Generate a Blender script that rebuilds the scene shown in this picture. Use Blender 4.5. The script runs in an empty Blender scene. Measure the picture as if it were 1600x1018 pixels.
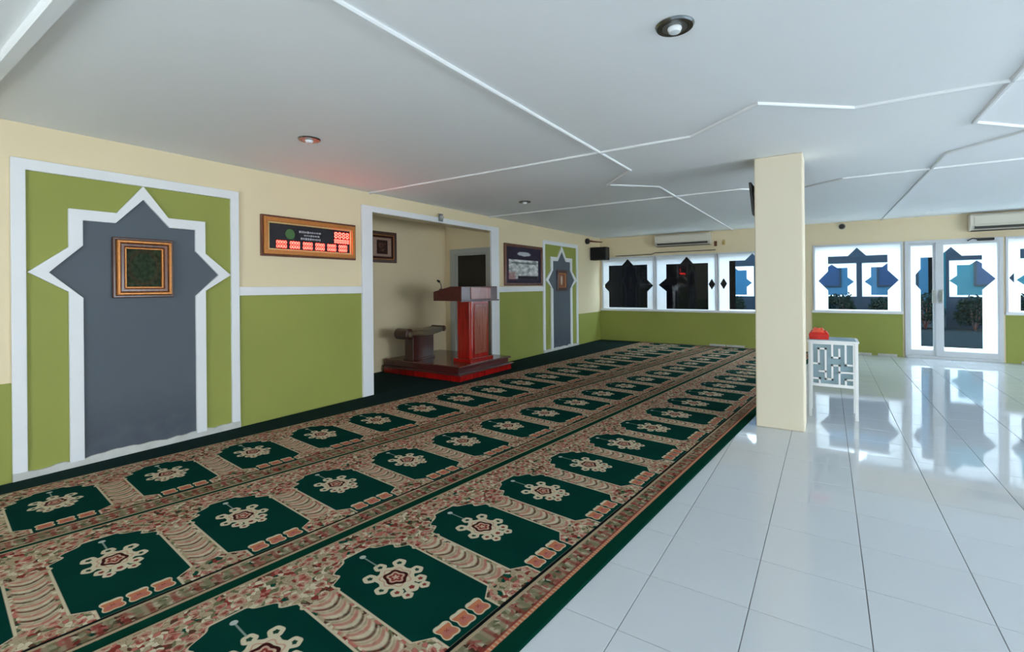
import bpy, bmesh, math, random
from mathutils import Vector, Matrix, noise
from mathutils.geometry import tessellate_polygon
random.seed(7)
PI = math.pi
S = bpy.context.scene
C = S.collection

# ------------------------------------------------------------------ camera
yaw, roll = math.radians(33.705), math.radians(-0.493)
fw = Vector((-math.sin(yaw), math.cos(yaw), 0))
r0 = Vector((math.cos(yaw), math.sin(yaw), 0))
u0 = r0.cross(fw)
rt = r0 * math.cos(roll) + u0 * math.sin(roll)
up = -r0 * math.sin(roll) + u0 * math.cos(roll)
cd = bpy.data.cameras.new('camera')
cam = bpy.data.objects.new('camera', cd)
C.objects.link(cam)
cam.matrix_world = Matrix(((rt.x, up.x, -fw.x, 5.075), (rt.y, up.y, -fw.y, 0), (rt.z, up.z, -fw.z, 1.425), (0, 0, 0, 1)))
cd.sensor_width = 36
cd.lens = 36 * 739.1 / 1600
cd.shift_y = -60.9 / 1600
cd.clip_start = 0.02
S.camera = cam

# ------------------------------------------------------------------ light and exposure
S.view_settings.view_transform = 'Standard'
S.view_settings.look = 'None'
S.view_settings.gamma = 1
S.view_settings.use_curve_mapping = False
S.view_settings.exposure = 0.2
w = bpy.data.worlds.new('overcast_sky')
S.world = w
w.use_nodes = True
bg = w.node_tree.nodes['Background']
bg.inputs[0].default_value = (0.80, 0.90, 1.0, 1)
bg.inputs[1].default_value = 10.0


def area(name, loc, rot, sx, sy, power, col):
    l = bpy.data.lights.new(name, 'AREA')
    l.shape = 'RECTANGLE'
    l.size, l.size_y, l.energy, l.color = sx, sy, power, col
    o = bpy.data.objects.new(name, l)
    o.location, o.rotation_euler = loc, rot
    C.objects.link(o)
    return o


DAY = (0.86, 0.95, 1.0)
# daylight entering by the window bands of the right and the back wall
area('daylight_right_window', (13.3, 3.4, 1.2), (0, math.radians(90), 0), 1.9, 6.0, 175, DAY)
area('daylight_back_window', (3.55, -3.95, 1.05), (math.radians(90), 0, 0), 2.2, 1.9, 75, DAY)

L, H = 11.88, 2.70      # far wall, ceiling

# ------------------------------------------------------------------ node helper
class E:
    """a tiny expression wrapper that writes Math nodes"""
    nt = None
    def __init__(s, sock): s.s = sock
    @staticmethod
    def m(op, *a, clamp=False):
        n = E.nt.nodes.new('ShaderNodeMath')
        n.operation = op
        n.use_clamp = clamp
        for i, x in enumerate(a):
            if isinstance(x, E): E.nt.links.new(x.s, n.inputs[i])
            else: n.inputs[i].default_value = x
        return E(n.outputs[0])
    def __add__(a, b): return E.m('ADD', a, b)
    __radd__ = __add__
    def __sub__(a, b): return E.m('SUBTRACT', a, b)
    def __rsub__(a, b): return E.m('SUBTRACT', b, a)
    def __mul__(a, b): return E.m('MULTIPLY', a, b)
    __rmul__ = __mul__
    def __truediv__(a, b): return E.m('DIVIDE', a, b)
    def __neg__(a): return E.m('MULTIPLY', a, -1.0)


def eabs(a): return E.m('ABSOLUTE', a)
def emin(a, b): return E.m('MINIMUM', a, b)
def emax(a, b): return E.m('MAXIMUM', a, b)
def efract(a): return E.m('FRACT', a)
def esin(a): return E.m('SINE', a)
def esqrt(a): return E.m('SQRT', a)
def eatan2(a, b): return E.m('ARCTAN2', a, b)
def inside(d, soft=0.004):          # 1 where d < 0
    return E.m('MULTIPLY_ADD', d, -1.0 / soft, 0.5, clamp=True)
def mixc(a, b, fac):
    n = E.nt.nodes.new('ShaderNodeMix')
    n.data_type = 'RGBA'
    if isinstance(fac, E): E.nt.links.new(fac.s, n.inputs[0])
    else: n.inputs[0].default_value = fac
    for k, x in ((6, a), (7, b)):
        if isinstance(x, tuple): n.inputs[k].default_value = x + (1,)
        else: E.nt.links.new(x, n.inputs[k])
    return n.outputs[2]


def lin(r, g, b):
    f = lambda c: c / 12.92 if c <= 0.04045 else ((c + 0.055) / 1.055) ** 2.4
    return tuple(f(x / 255) for x in (r, g, b))


# ------------------------------------------------------------------ materials
def new_mat(name):
    m = bpy.data.materials.new(name)
    m.use_nodes = True
    E.nt = m.node_tree
    return m, m.node_tree, m.node_tree.nodes['Principled BSDF']


def plain(name, col, rough=0.5, metal=0.0, var=0.06, scale=6.0, bump=0.0, bscale=60, emit=None, estr=0, spec=0.5, coat=0.0):
    m, nt, b = new_mat(name)
    b.inputs['Roughness'].default_value = rough
    b.inputs['Metallic'].default_value = metal
    b.inputs['Specular IOR Level'].default_value = spec
    b.inputs['Coat Weight'].default_value = coat
    tc = nt.nodes.new('ShaderNodeTexCoord')
    n = nt.nodes.new('ShaderNodeTexNoise')
    n.inputs['Scale'].default_value = scale
    n.inputs['Detail'].default_value = 4
    nt.links.new(tc.outputs['Object'], n.inputs['Vector'])
    d = tuple(max(0, c * (1 - var)) for c in col)
    e = tuple(min(1, c * (1 + var)) for c in col)
    nt.links.new(mixc(d, e, E(n.outputs[0])), b.inputs['Base Color'])
    if bump:
        n2 = nt.nodes.new('ShaderNodeTexNoise')
        n2.inputs['Scale'].default_value = bscale
        nt.links.new(tc.outputs['Object'], n2.inputs['Vector'])
        bp = nt.nodes.new('ShaderNodeBump')
        bp.inputs['Strength'].default_value = bump
        bp.inputs['Distance'].default_value = 0.003
        nt.links.new(n2.outputs[0], bp.inputs['Height'])
        nt.links.new(bp.outputs[0], b.inputs['Normal'])
    if emit:
        b.inputs['Emission Color'].default_value = emit + (1,)
        b.inputs['Emission Strength'].default_value = estr
    return m


def wood(name, a, b_, rough=0.3, scale=3.0, axis='Z', coat=0.3):
    m, nt, b = new_mat(name)
    tc = nt.nodes.new('ShaderNodeTexCoord')
    mp = nt.nodes.new('ShaderNodeMapping')
    mp.inputs['Scale'].default_value = {'Z': (9, 9, 0.8), 'Y': (9, 0.8, 9), 'X': (0.8, 9, 9)}[axis]
    nt.links.new(tc.outputs['Object'], mp.inputs['Vector'])
    n = nt.nodes.new('ShaderNodeTexNoise')
    n.inputs['Scale'].default_value = scale
    n.inputs['Detail'].default_value = 6
    n.inputs['Distortion'].default_value = 0.6
    nt.links.new(mp.outputs[0], n.inputs['Vector'])
    f = E.m('MULTIPLY_ADD', E(n.outputs[0]), 2.2, -0.6, clamp=True)
    nt.links.new(mixc(a, b_, f), b.inputs['Base Color'])
    b.inputs['Roughness'].default_value = rough
    b.inputs['Coat Weight'].default_value = coat
    b.inputs['Coat Roughness'].default_value = 0.15
    return m


M = {}
M['cream'] = plain('cream_wall_paint', lin(228, 212, 176), 0.75, var=0.03, scale=1.5, bump=0.08)
M['pillar'] = plain('pale_cream_pillar_paint', lin(228, 218, 194), 0.7, var=0.025, scale=2, bump=0.06)
M['green'] = plain('olive_green_wall_paint', lin(146, 152, 70), 0.65, var=0.10, scale=1.3, bump=0.06)
M['slate'] = plain('slate_grey_paint', lin(88, 96, 106), 0.6, var=0.05, scale=1.4, bump=0.06)
M['white'] = plain('white_trim_paint', lin(228, 230, 232), 0.5, var=0.03, scale=5)
M['chalk'] = plain('peeling_white_skirting', lin(196, 196, 190), 0.8, var=0.30, scale=7, bump=0.3, bscale=25)
M['ceiling'] = plain('white_ceiling_paint', lin(240, 244, 246), 0.7, var=0.015, scale=1.0)
M['strip'] = plain('ceiling_strip_paint', lin(232, 236, 237), 0.7, var=0.02, scale=3)
M['tile'] = plain('polished_white_floor_tile', lin(206, 212, 217), 0.045, var=0.015, scale=1.2)
M['tile'].node_tree.nodes['Principled BSDF'].inputs['IOR'].default_value = 1.75
M['grout'] = plain('grey_tile_grout', lin(92, 96, 98), 0.9, var=0.1, scale=20)
M['underlay'] = plain('dark_green_carpet_pile', lin(14, 40, 38), 0.95, var=0.35, scale=60, bump=0.5, bscale=300, spec=0.1)
M['aluminium'] = plain('white_coated_window_frame', lin(206, 210, 214), 0.4, var=0.03, scale=4)
M['black'] = plain('matte_black_plastic', lin(20, 20, 21), 0.5, var=0.15, scale=20)
M['dark_grille'] = plain('black_speaker_cloth', lin(13, 13, 14), 0.9, var=0.3, scale=200, bump=0.4, bscale=400)
M['chrome'] = plain('brushed_chrome', lin(150, 156, 160), 0.22, metal=1.0, var=0.05)
M['steel'] = plain('grey_steel', lin(140, 142, 140), 0.35, metal=0.8, var=0.05)
M['bulb'] = plain('frosted_lamp_glass', lin(228, 234, 238), 0.3, var=0.01)
M['ac'] = plain('aged_white_ac_plastic', lin(214, 208, 192), 0.4, var=0.03, scale=4)
M['ac_dark'] = plain('dark_air_outlet', lin(56, 54, 48), 0.6, var=0.1)
M['gold'] = plain('antique_gold_frame', lin(190, 122, 58), 0.36, metal=0.35, var=0.3, scale=40, bump=0.6, bscale=90)
M['gold_pale'] = plain('pale_gold_beading', lin(205, 178, 120), 0.35, metal=0.3, var=0.2, scale=40)
M['brown_frame'] = wood('reddish_brown_frame_wood', lin(62, 26, 14), lin(120, 62, 32), 0.35)
M['dark_frame'] = wood('dark_brown_frame_wood', lin(48, 24, 17), lin(86, 46, 32), 0.4)
M['red_wood'] = wood('glossy_red_lacquered_wood', lin(118, 8, 8), lin(184, 26, 20), 0.18, coat=0.6)
M['red_face'] = wood('worn_red_brown_wood', lin(120, 40, 30), lin(164, 92, 72), 0.25, coat=0.5)
M['maroon'] = wood('dark_maroon_wood', lin(58, 18, 18), lin(92, 36, 34), 0.3, axis='Y', coat=0.4)
M['platform_top'] = wood('brown_platform_boards', lin(70, 32, 22), lin(120, 66, 46), 0.25, axis='Y', coat=0.4)
M['bench_wood'] = wood('dark_bench_wood', lin(44, 20, 16), lin(78, 36, 28), 0.35)
M['bench_top'] = wood('olive_brown_bench_seat', lin(70, 58, 40), lin(120, 104, 78), 0.3, axis='Y')
M['cyan_panel'] = plain('pale_blue_backing_panel', lin(132, 160, 170), 0.25, var=0.08, scale=5)
M['lattice'] = plain('glossy_white_lattice_paint', lin(236, 238, 238), 0.25, var=0.02)
M['red_pack'] = plain('red_wrapping', lin(222, 40, 28), 0.3, var=0.25, scale=30, bump=0.4, bscale=40)
M['orange_pack'] = plain('orange_wrapping', lin(240, 92, 60), 0.3, var=0.2, scale=30)
M['led'] = plain('red_led_segments', (0.02, 0.0, 0.0), 0.4, emit=(1.0, 0.028, 0.02), estr=28.0)
M['led_face'] = plain('dark_red_display_glass', lin(70, 14, 12), 0.2, var=0.1)
M['board'] = plain('black_display_board', lin(34, 34, 40), 0.25, var=0.2, scale=8)
M['emblem_green'] = plain('green_printed_emblem', lin(62, 104, 52), 0.4, var=0.2, scale=60)
M['print_grey'] = plain('grey_printed_lettering', lin(170, 172, 180), 0.5, var=0.1)
M['door_grey'] = plain('grey_door_frame_paint', lin(170, 172, 166), 0.5, var=0.05)
M['door_dark'] = plain('black_door_glass', lin(10, 10, 12), 0.08, var=0.1)
M['leaf'] = plain('dark_hedge_leaves', lin(10, 22, 20), 0.8, var=0.4, scale=14, bump=0.8, bscale=40, spec=0.0)
M['paving'] = plain('outdoor_surface', lin(20, 27, 30), 0.8, var=0.1, scale=3, spec=0.0)
M['dark_wall'] = plain('near_black_backdrop', lin(4, 4, 5), 0.95, var=0.2, scale=3, spec=0.0)  # near-black colour imitates the darkness behind the left windows
M['blue_building'] = plain('blue_rendered_facade', lin(36, 70, 92), 0.8, var=0.12, scale=0.8, spec=0.0)
M['teal_building'] = plain('teal_rendered_facade', lin(14, 72, 84), 0.8, var=0.12, scale=0.8, spec=0.0)
M['building_glass'] = plain('dark_facade_glass', lin(24, 44, 70), 0.15, var=0.2, spec=0.0)
M['slate_outer'] = plain('slate_painted_metal', lin(26, 36, 46), 0.7, var=0.1, spec=0.0)


def film_mat():
    m, nt, b = new_mat('white_frosted_film')
    out = nt.nodes['Material Output']
    d = nt.nodes.new('ShaderNodeBsdfDiffuse')
    t = nt.nodes.new('ShaderNodeBsdfTranslucent')
    mx = nt.nodes.new('ShaderNodeMixShader')
    d.inputs[0].default_value = (0.86, 0.88, 0.9, 1)
    t.inputs[0].default_value = (0.97, 0.97, 0.98, 1)
    mx.inputs[0].default_value = 0.8
    nt.links.new(d.outputs[0], mx.inputs[1])
    nt.links.new(t.outputs[0], mx.inputs[2])
    nt.links.new(mx.outputs[0], out.inputs[0])
    return m


def glass_mat(name, tint, refl=1.0):
    m, nt, b = new_mat(name)
    out = nt.nodes['Material Output']
    t = nt.nodes.new('ShaderNodeBsdfTransparent')
    t.inputs[0].default_value = tint + (1,)
    g = nt.nodes.new('ShaderNodeBsdfGlossy')
    g.inputs['Roughness'].default_value = 0.02
    fr = nt.nodes.new('ShaderNodeFresnel')
    fr.inputs[0].default_value = 1.5
    mx = nt.nodes.new('ShaderNodeMixShader')
    nt.links.new((E(fr.outputs[0]) * refl).s, mx.inputs[0])
    nt.links.new(t.outputs[0], mx.inputs[1])
    nt.links.new(g.outputs[0], mx.inputs[2])
    nt.links.new(mx.outputs[0], out.inputs[0])
    return m


M['film'] = film_mat()
M['glass'] = glass_mat('blue_tinted_window_glass', (0.84, 0.91, 0.94), 0.4)


def slate_stained():
    m = plain('slate_grey_paint_with_damp_stains', lin(78, 87, 96), 0.6, var=0.05, scale=1.4, bump=0.06)
    nt = m.node_tree
    E.nt = nt
    b = nt.nodes['Principled BSDF']
    base = b.inputs['Base Color'].links[0].from_socket
    geo = nt.nodes.new('ShaderNodeNewGeometry')
    sp = nt.nodes.new('ShaderNodeSeparateXYZ')
    nt.links.new(geo.outputs['Position'], sp.inputs[0])
    n = nt.nodes.new('ShaderNodeTexNoise')
    n.inputs['Scale'].default_value = 7
    n.inputs['Detail'].default_value = 5
    nt.links.new(geo.outputs['Position'], n.inputs['Vector'])
    z = E(sp.outputs[2])
    mask = inside(z + (E(n.outputs[0]) - 0.5) * 0.6 - 0.42, 0.25) * E.m('MULTIPLY_ADD', E(n.outputs[0]), 3.0, -0.9, clamp=True) * 0.75
    nt.links.new(mixc(base, lin(64, 70, 82), mask), b.inputs['Base Color'])
    return m


M['slate_stained'] = slate_stained()


def carpet_mat(name, edge):
    """woven prayer-row pattern: UV x = metres along the row, UV y = metres across it (0 at the wall side)"""
    m, nt, b = new_mat(name)
    b.inputs['Roughness'].default_value = 0.95
    b.inputs['Specular IOR Level'].default_value = 0.03
    uv = nt.nodes.new('ShaderNodeUVMap')
    uv.uv_map = 'weave'
    sp = nt.nodes.new('ShaderNodeSeparateXYZ')
    nt.links.new(uv.outputs[0], sp.inputs[0])
    u, t = E(sp.outputs[0]), E(sp.outputs[1])
    P = 0.625
    s = (efract(u / P) - 0.5) * P
    a = eabs(s)

    def vor(scale, feature='F1'):
        n = nt.nodes.new('ShaderNodeTexVoronoi')
        n.voronoi_dimensions = '2D'
        n.feature = feature
        n.inputs['Scale'].default_value = scale
        nt.links.new(vm.outputs[0], n.inputs['Vector'])
        return n

    def ramp(fac, stops):
        r = nt.nodes.new('ShaderNodeValToRGB')
        r.color_ramp.interpolation = 'CONSTANT'
        el = r.color_ramp.elements
        while len(el) < len(stops): el.new(0.5)
        for e, (p_, c) in zip(el, stops):
            e.position, e.color = p_, c + (1,)
        nt.links.new(fac.s, r.inputs[0])
        return r.outputs[0]

    GREEN, BLACK = lin(9, 72, 56), lin(14, 22, 22)
    BEIGE, CREAM, PINK = lin(180, 162, 132), lin(218, 206, 176), lin(192, 116, 102)
    RED, ORANGE, OLIVE, BROWN = lin(140, 58, 50), lin(202, 124, 88), lin(112, 116, 84), lin(92, 62, 48)
    nd = nt.nodes.new('ShaderNodeTexNoise')
    nd.inputs['Scale'].default_value = 22
    nt.links.new(uv.outputs[0], nd.inputs['Vector'])
    vm = nt.nodes.new('ShaderNodeVectorMath')
    vm.operation = 'MULTIPLY_ADD'
    vm.inputs[1].default_value = (0.05, 0.05, 0)
    nt.links.new(nd.outputs['Color'], vm.inputs[0])
    nt.links.new(uv.outputs[0], vm.inputs[2])
    v1 = vor(48)
    sc = nt.nodes.new('ShaderNodeSeparateXYZ')
    nt.links.new(v1.outputs['Color'], sc.inputs[0])
    flor = ramp(E(sc.outputs[0]), [(0, BEIGE), (0.3, PINK), (0.46, CREAM), (0.60, OLIVE), (0.70, BEIGE), (0.80, RED), (0.88, BROWN), (0.95, GREEN)])
    v2 = vor(48, 'DISTANCE_TO_EDGE')
    col = mixc(flor, BROWN, inside(E(v2.outputs['Distance']) - 0.05, 0.06) * 0.55)
    v3 = vor(13)
    rr = E(v3.outputs['Distance'])
    blos = inside(rr - 0.26, 0.05)
    col = mixc(col, CREAM, inside(eabs(rr - 0.30) - 0.05, 0.06) * 0.5)
    col = mixc(col, PINK, blos * 0.5)
    col = mixc(col, RED, inside(rr - 0.10, 0.05) * 0.8)
    # column of leaves between the panels
    cs = P / 2 - a
    ch = efract((t + cs * cs * 11.0) / 0.094)
    colm = mixc(CREAM, BROWN, inside(eabs(ch - 0.22) - 0.10, 0.12))
    colm = mixc(colm, BEIGE, inside(eabs(ch - 0.5) - 0.08, 0.08) * 0.9)
    colm = mixc(colm, PINK, inside(eabs(ch - 0.74) - 0.12, 0.1) * 0.85)
    colm = mixc(flor, colm, inside(cs - 0.060, 0.012) * 0.8)
    inc = inside(emax(cs - 0.078, emax(0.40 - t, t - 0.93)))
    col = mixc(col, colm, inc)
    col = mixc(col, BEIGE, inside(emax(eabs(cs - 0.084) - 0.009, emax(0.34 - t, t - 0.98))))
    # green prayer panel with scalloped arch towards the wall and clipped feet
    hw = 0.226 + 0.0 * t
    arch = E.m('POWER', emax((t - 0.205) / 0.17, 0.0), 0.6) * 0.165 + 0.055 + esin(t * 74.0) * 0.018
    foot = 0.226 - emin(emax(t - 0.93, 0.0) * 1.5, 0.075)
    hw = emin(emin(hw, arch), foot)
    d = emax(a - hw, emax(0.205 - t, t - 1.065))
    col = mixc(col, CREAM, inside(d - 0.011) * 0.8)
    n0 = nt.nodes.new('ShaderNodeTexNoise')
    n0.inputs['Scale'].default_value = 3
    nt.links.new(uv.outputs[0], n0.inputs['Vector'])
    g = mixc(lin(2, 50, 46), lin(4, 66, 54), E(n0.outputs[0]))
    col = mixc(col, g, inside(d))
    # medallion
    def lobes(cx, cy, R, amp, k, asp=1.0):
        dx, dy = s - cx, (t - cy) * asp
        r = esqrt(dx * dx + dy * dy)
        return r - (esin(eatan2(dy, dx) * k) * amp + R)
    TC = 0.535
    small = mixc(CREAM, PINK, inside(rr - 0.3, 0.1))
    for (cx, cy, R) in ((0, TC - 0.125, 0.032), (-0.088, TC - 0.085, 0.034), (0.088, TC - 0.085, 0.034), (0, TC + 0.12, 0.036), (-0.05, TC + 0.152, 0.026), (0.05, TC + 0.152, 0.026),
                        (0.105, TC + 0.03, 0.032), (-0.105, TC + 0.03, 0.032), (0.07, TC + 0.10, 0.03), (-0.07, TC + 0.10, 0.03)):
        dd = lobes(cx, cy, R, 0.0015, 5.0)
        col = mixc(col, CREAM, inside(dd))
        col = mixc(col, RED if cy > TC + 0.06 else lin(30, 70, 56), inside(dd + R * 0.62))
    dm = lobes(0, TC, 0.094, 0.008, 7.0, 0.95)
    col = mixc(col, CREAM, inside(dm))
    col = mixc(col, PINK, inside(eabs(dm + 0.026) - 0.004) * 0.6)
    dc = lobes(0, TC, 0.055, 0.005, 5.0, 0.9)
    col = mixc(col, lin(64, 24, 24), inside(dc))
    col = mixc(col, mixc(PINK, CREAM, E(nd.outputs[0])), inside(dc + 0.016))
    col = mixc(col, RED, inside(eabs(dc + 0.034) - 0.007))
    # stem with white bud
    col = mixc(col, lin(150, 170, 158), inside(emax(a - 0.004, emax(TC - 0.27 - t, t - TC + 0.15))) * 0.8)
    col = mixc(col, lin(190, 200, 190), inside(lobes(0, TC - 0.275, 0.016, 0.0, 1.0)))
    # three roses at the foot
    s3 = s - E.m('ROUND', emax(emin(s / 0.095, 1.0), -1.0)) * 0.095
    dx, dy = s3, t - 0.99
    r3 = esqrt(dx * dx + dy * dy * 0.6) - (esin(eatan2(dy, dx) * 4.0 - 1.57) * 0.007 + 0.043)
    col = mixc(col, CREAM, inside(r3))
    col = mixc(col, ORANGE, inside(emax(r3 + 0.006, 0.96 - t)))
    col = mixc(col, PINK, inside(emax(r3 + 0.016, 0.985 - t)))
    col = mixc(col, RED, inside(r3 + 0.040))
    # lower border
    col = mixc(col, BLACK, inside(eabs(t - 1.074) - 0.009))
    low = mixc(mixc(flor, BLACK, 0.30), OLIVE, inside(eabs(efract(u / 0.09) - 0.5) - 0.16, 0.1) * 0.6)
    low = mixc(low, RED, inside(eabs(efract(u / 0.09 + 0.5) - 0.5) - 0.13, 0.1) * 0.7)
    col = mixc(col, low, inside(1.083 - t))
    col = mixc(col, BEIGE, inside(eabs(t - 1.091) - 0.008))
    eb = 1.28 - edge
    outer = edge > 0.07
    bead = mixc(ORANGE, CREAM, inside(eabs(efract(u / 0.022) - 0.5) - 0.2, 0.2) * 0.5)
    col = mixc(col, bead if outer else BEIGE, inside(eabs(t - (eb - 0.010)) - 0.009))
    col = mixc(col, RED if outer else BROWN, inside(eabs(t - (eb - 0.024)) - 0.005) * 0.8)
    col = mixc(col, lin(4, 58, 44), inside(eb - t))
    col = mixc(col, BEIGE, inside(t - 0.022))
    col = mixc(col, lin(12, 50, 40), inside(t - 0.008))
    n = nt.nodes.new('ShaderNodeTexNoise')
    n.inputs['Scale'].default_value = 260
    nt.links.new(uv.outputs[0], n.inputs['Vector'])
    mu = nt.nodes.new('ShaderNodeMix')
    mu.data_type = 'RGBA'
    mu.blend_type = 'MULTIPLY'
    mu.inputs[0].default_value = 0.45
    nt.links.new(col, mu.inputs[6])
    nt.links.new(n.outputs[0], mu.inputs[7])
    br = nt.nodes.new('ShaderNodeMix')
    br.data_type = 'RGBA'
    br.blend_type = 'MULTIPLY'
    br.inputs[0].default_value = 1
    nt.links.new(mu.outputs[2], br.inputs[6])
    br.inputs[7].default_value = (1.0, 1.0, 1.0, 1)
    nt.links.new(br.outputs[2], b.inputs['Base Color'])
    bp = nt.nodes.new('ShaderNodeBump')
    bp.inputs['Strength'].default_value = 0.4
    bp.inputs['Distance'].default_value = 0.002
    nt.links.new(n.outputs[0], bp.inputs['Height'])
    nt.links.new(bp.outputs[0], b.inputs['Normal'])
    return m


# ------------------------------------------------------------------ mesh helpers
WORLD = {}      # world location of each object made here


class MB:
    def __init__(s):
        s.v, s.f, s.mi, s.uv = [], [], [], None

    def add(s, vs, fs, mi=0):
        o = len(s.v)
        s.v += [Vector(v) for v in vs]
        s.f += [tuple(i + o for i in f) for f in fs]
        s.mi += [mi] * len(fs)
        return s

    def box(s, x0, x1, y0, y1, z0, z1, mi=0):
        v = [(x, y, z) for x in (x0, x1) for y in (y0, y1) for z in (z0, z1)]
        return s.add(v, [(0, 1, 3, 2), (4, 6, 7, 5), (0, 4, 5, 1), (2, 3, 7, 6), (0, 2, 6, 4), (1, 5, 7, 3)], mi)

    def prism(s, outer, d0, d1, fn, holes=(), mi=0):
        """flat outline (with holes) given in 2-D, thickened from d0 to d1; fn(a, b, d) -> xyz"""
        loops = [list(outer)] + [list(h) for h in holes]
        flat = [p for l in loops for p in l]
        tris = tessellate_polygon([[Vector((p[0], p[1], 0)) for p in l] for l in loops])
        n = len(flat)
        vs = [fn(p[0], p[1], d0) for p in flat] + [fn(p[0], p[1], d1) for p in flat]
        fs = [tuple(t) for t in tris] + [tuple(i + n for i in reversed(t)) for t in tris]
        k = 0
        for l in loops:
            m = len(l)
            for i in range(m):
                a, b = k + i, k + (i + 1) % m
                fs.append((a, b, b + n, a + n))
            k += m
        return s.add(vs, fs, mi)

    def tube(s, path, r, seg=10, mi=0):
        path = [Vector(p) for p in path]
        rs = r if isinstance(r, (list, tuple)) else [r] * len(path)
        vs, fs = [], []
        nrm = None
        for i, p in enumerate(path):
            t = (path[min(i + 1, len(path) - 1)] - path[max(i - 1, 0)]).normalized()
            if nrm is None:
                nrm = t.orthogonal().normalized()
            else:
                nrm = (nrm - t * nrm.dot(t)).normalized()
            b = t.cross(nrm)
            for k in range(seg):
                a = 2 * PI * k / seg
                vs.append(p + (nrm * math.cos(a) + b * math.sin(a)) * rs[i])
        for i in range(len(path) - 1):
            for k in range(seg):
                k2 = (k + 1) % seg
                fs.append((i * seg + k, i * seg + k2, (i + 1) * seg + k2, (i + 1) * seg + k))
        fs.append(tuple(range(seg)))
        fs.append(tuple((len(path) - 1) * seg + k for k in range(seg)))
        return s.add(vs, fs, mi)

    def lathe(s, prof, origin, axis='Z', seg=28, mi=0):
        """prof: (radius, height) pairs"""
        o = Vector(origin)
        vs, fs = [], []
        for r, h in prof:
            for k in range(seg):
                a = 2 * PI * k / seg
                c, d = max(r, 1e-4) * math.cos(a), max(r, 1e-4) * math.sin(a)
                vs.append(o + Vector({'Z': (c, d, h), 'X': (h, c, d), 'Y': (d, h, c)}[axis]))
        n = len(prof)
        for i in range(n - 1):
            for k in range(seg):
                k2 = (k + 1) % seg
                fs.append((i * seg + k, i * seg + k2, (i + 1) * seg + k2, (i + 1) * seg + k))
        fs.append(tuple(range(seg)))
        fs.append(tuple((n - 1) * seg + k for k in range(seg)))
        return s.add(vs, fs, mi)

    def build(s, name, mat, parent=None, bevel=0.0, smooth=False, origin=None, kind=None, label=None):
        me = bpy.data.meshes.new(name)
        if parent is not None:
            org = WORLD[parent.name] if origin is None else Vector(origin)
        elif origin is not None:
            org = Vector(origin)
        else:
            lo = [min(v[i] for v in s.v) for i in range(3)]
            hi = [max(v[i] for v in s.v) for i in range(3)]
            org = Vector(((lo[0] + hi[0]) / 2, (lo[1] + hi[1]) / 2, lo[2]))
        me.from_pydata([v - org for v in s.v], [], s.f)
        for m in (mat if isinstance(mat, (list, tuple)) else [mat]):
            me.materials.append(M[m] if isinstance(m, str) else m)
        me.polygons.foreach_set('material_index', s.mi)
        if s.uv:
            l = me.uv_layers.new(name='weave')
            for lp in me.loops:
                l.data[lp.index].uv = s.uv[lp.vertex_index]
        bm = bmesh.new()
        bm.from_mesh(me)
        bmesh.ops.recalc_face_normals(bm, faces=bm.faces)
        bm.to_mesh(me)
        bm.free()
        if smooth:
            for p_ in me.polygons: p_.use_smooth = True
            me.set_sharp_from_angle(angle=math.radians(35))
        o = bpy.data.objects.new(name, me)
        C.objects.link(o)
        if parent is not None:
            o.parent = parent
            o.location = org - WORLD[parent.name]
        else:
            o.location = org
        WORLD[o.name] = org.copy()
        if bevel:
            b = o.modifiers.new('bevel', 'BEVEL')
            b.width, b.segments, b.limit_method = bevel, 2, 'ANGLE'
        if kind: o['kind'] = kind
        if label: o['label'] = label
        return o


def thing(name, label, cat, loc, group=None):
    o = bpy.data.objects.new(name, None)
    C.objects.link(o)
    o.location = loc
    o.empty_display_size = 0.1
    WORLD[o.name] = Vector(loc)
    o['label'], o['category'] = label, cat
    if group: o['group'] = group
    return o


def tag(o, label, cat, group=None):
    o['label'], o['category'] = label, cat
    if group: o['group'] = group
    return o


def struct(name, loc):
    o = bpy.data.objects.new(name, None)
    C.objects.link(o)
    o.location = loc
    WORLD[o.name] = Vector(loc)
    o['kind'] = 'structure'
    return o


def on_left(d):        # drawing (y, z) on the left wall, thickness outwards
    return lambda a, b, t: (d + t, a, b)


def on_far(d):         # drawing (x, z) on the far wall, thickness towards the room
    return lambda a, b, t: (a, d - t, b)


def rect(a0, a1, b0, b1):
    return [(a0, b0), (a1, b0), (a1, b1), (a0, b1)]


# ------------------------------------------------------------------ shell
XR, YB = 13.0, -3.6
# floor: grout bed, tiles one by one, slab under the carpets
floor = MB().box(-0.0, XR, YB, L, -0.25, -0.008).build('floor', 'grout', kind='structure')
MB().box(0.0, 3.46, YB, L, -0.008, 0.0).build('carpet_bed', 'grout', floor)
MB().box(-1.25, 0.0, 4.22, 7.1, -0.25, 0.0).build('niche_floor', 'grout', floor)
PITCH, X0, Y0 = 0.438, 3.462, 2.308 - 0.438 * 14
ins, gap = 0.0015, 0.0016


def tile_mesh():
    mb = MB()
    a, b = PITCH / 2 - gap, PITCH / 2 - gap - ins
    ring = lambda r, z: [(-r, -r, z), (r, -r, z), (r, r, z), (-r, r, z)]
    mb.add(ring(a, -0.008) + ring(a, -0.0012) + ring(b, 0.0),
           [(0, 1, 5, 4), (1, 2, 6, 5), (2, 3, 7, 6), (3, 0, 4, 7), (4, 5, 9, 8), (5, 6, 10, 9), (6, 7, 11, 10), (7, 4, 8, 11), (8, 9, 10, 11)])
    return mb


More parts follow.
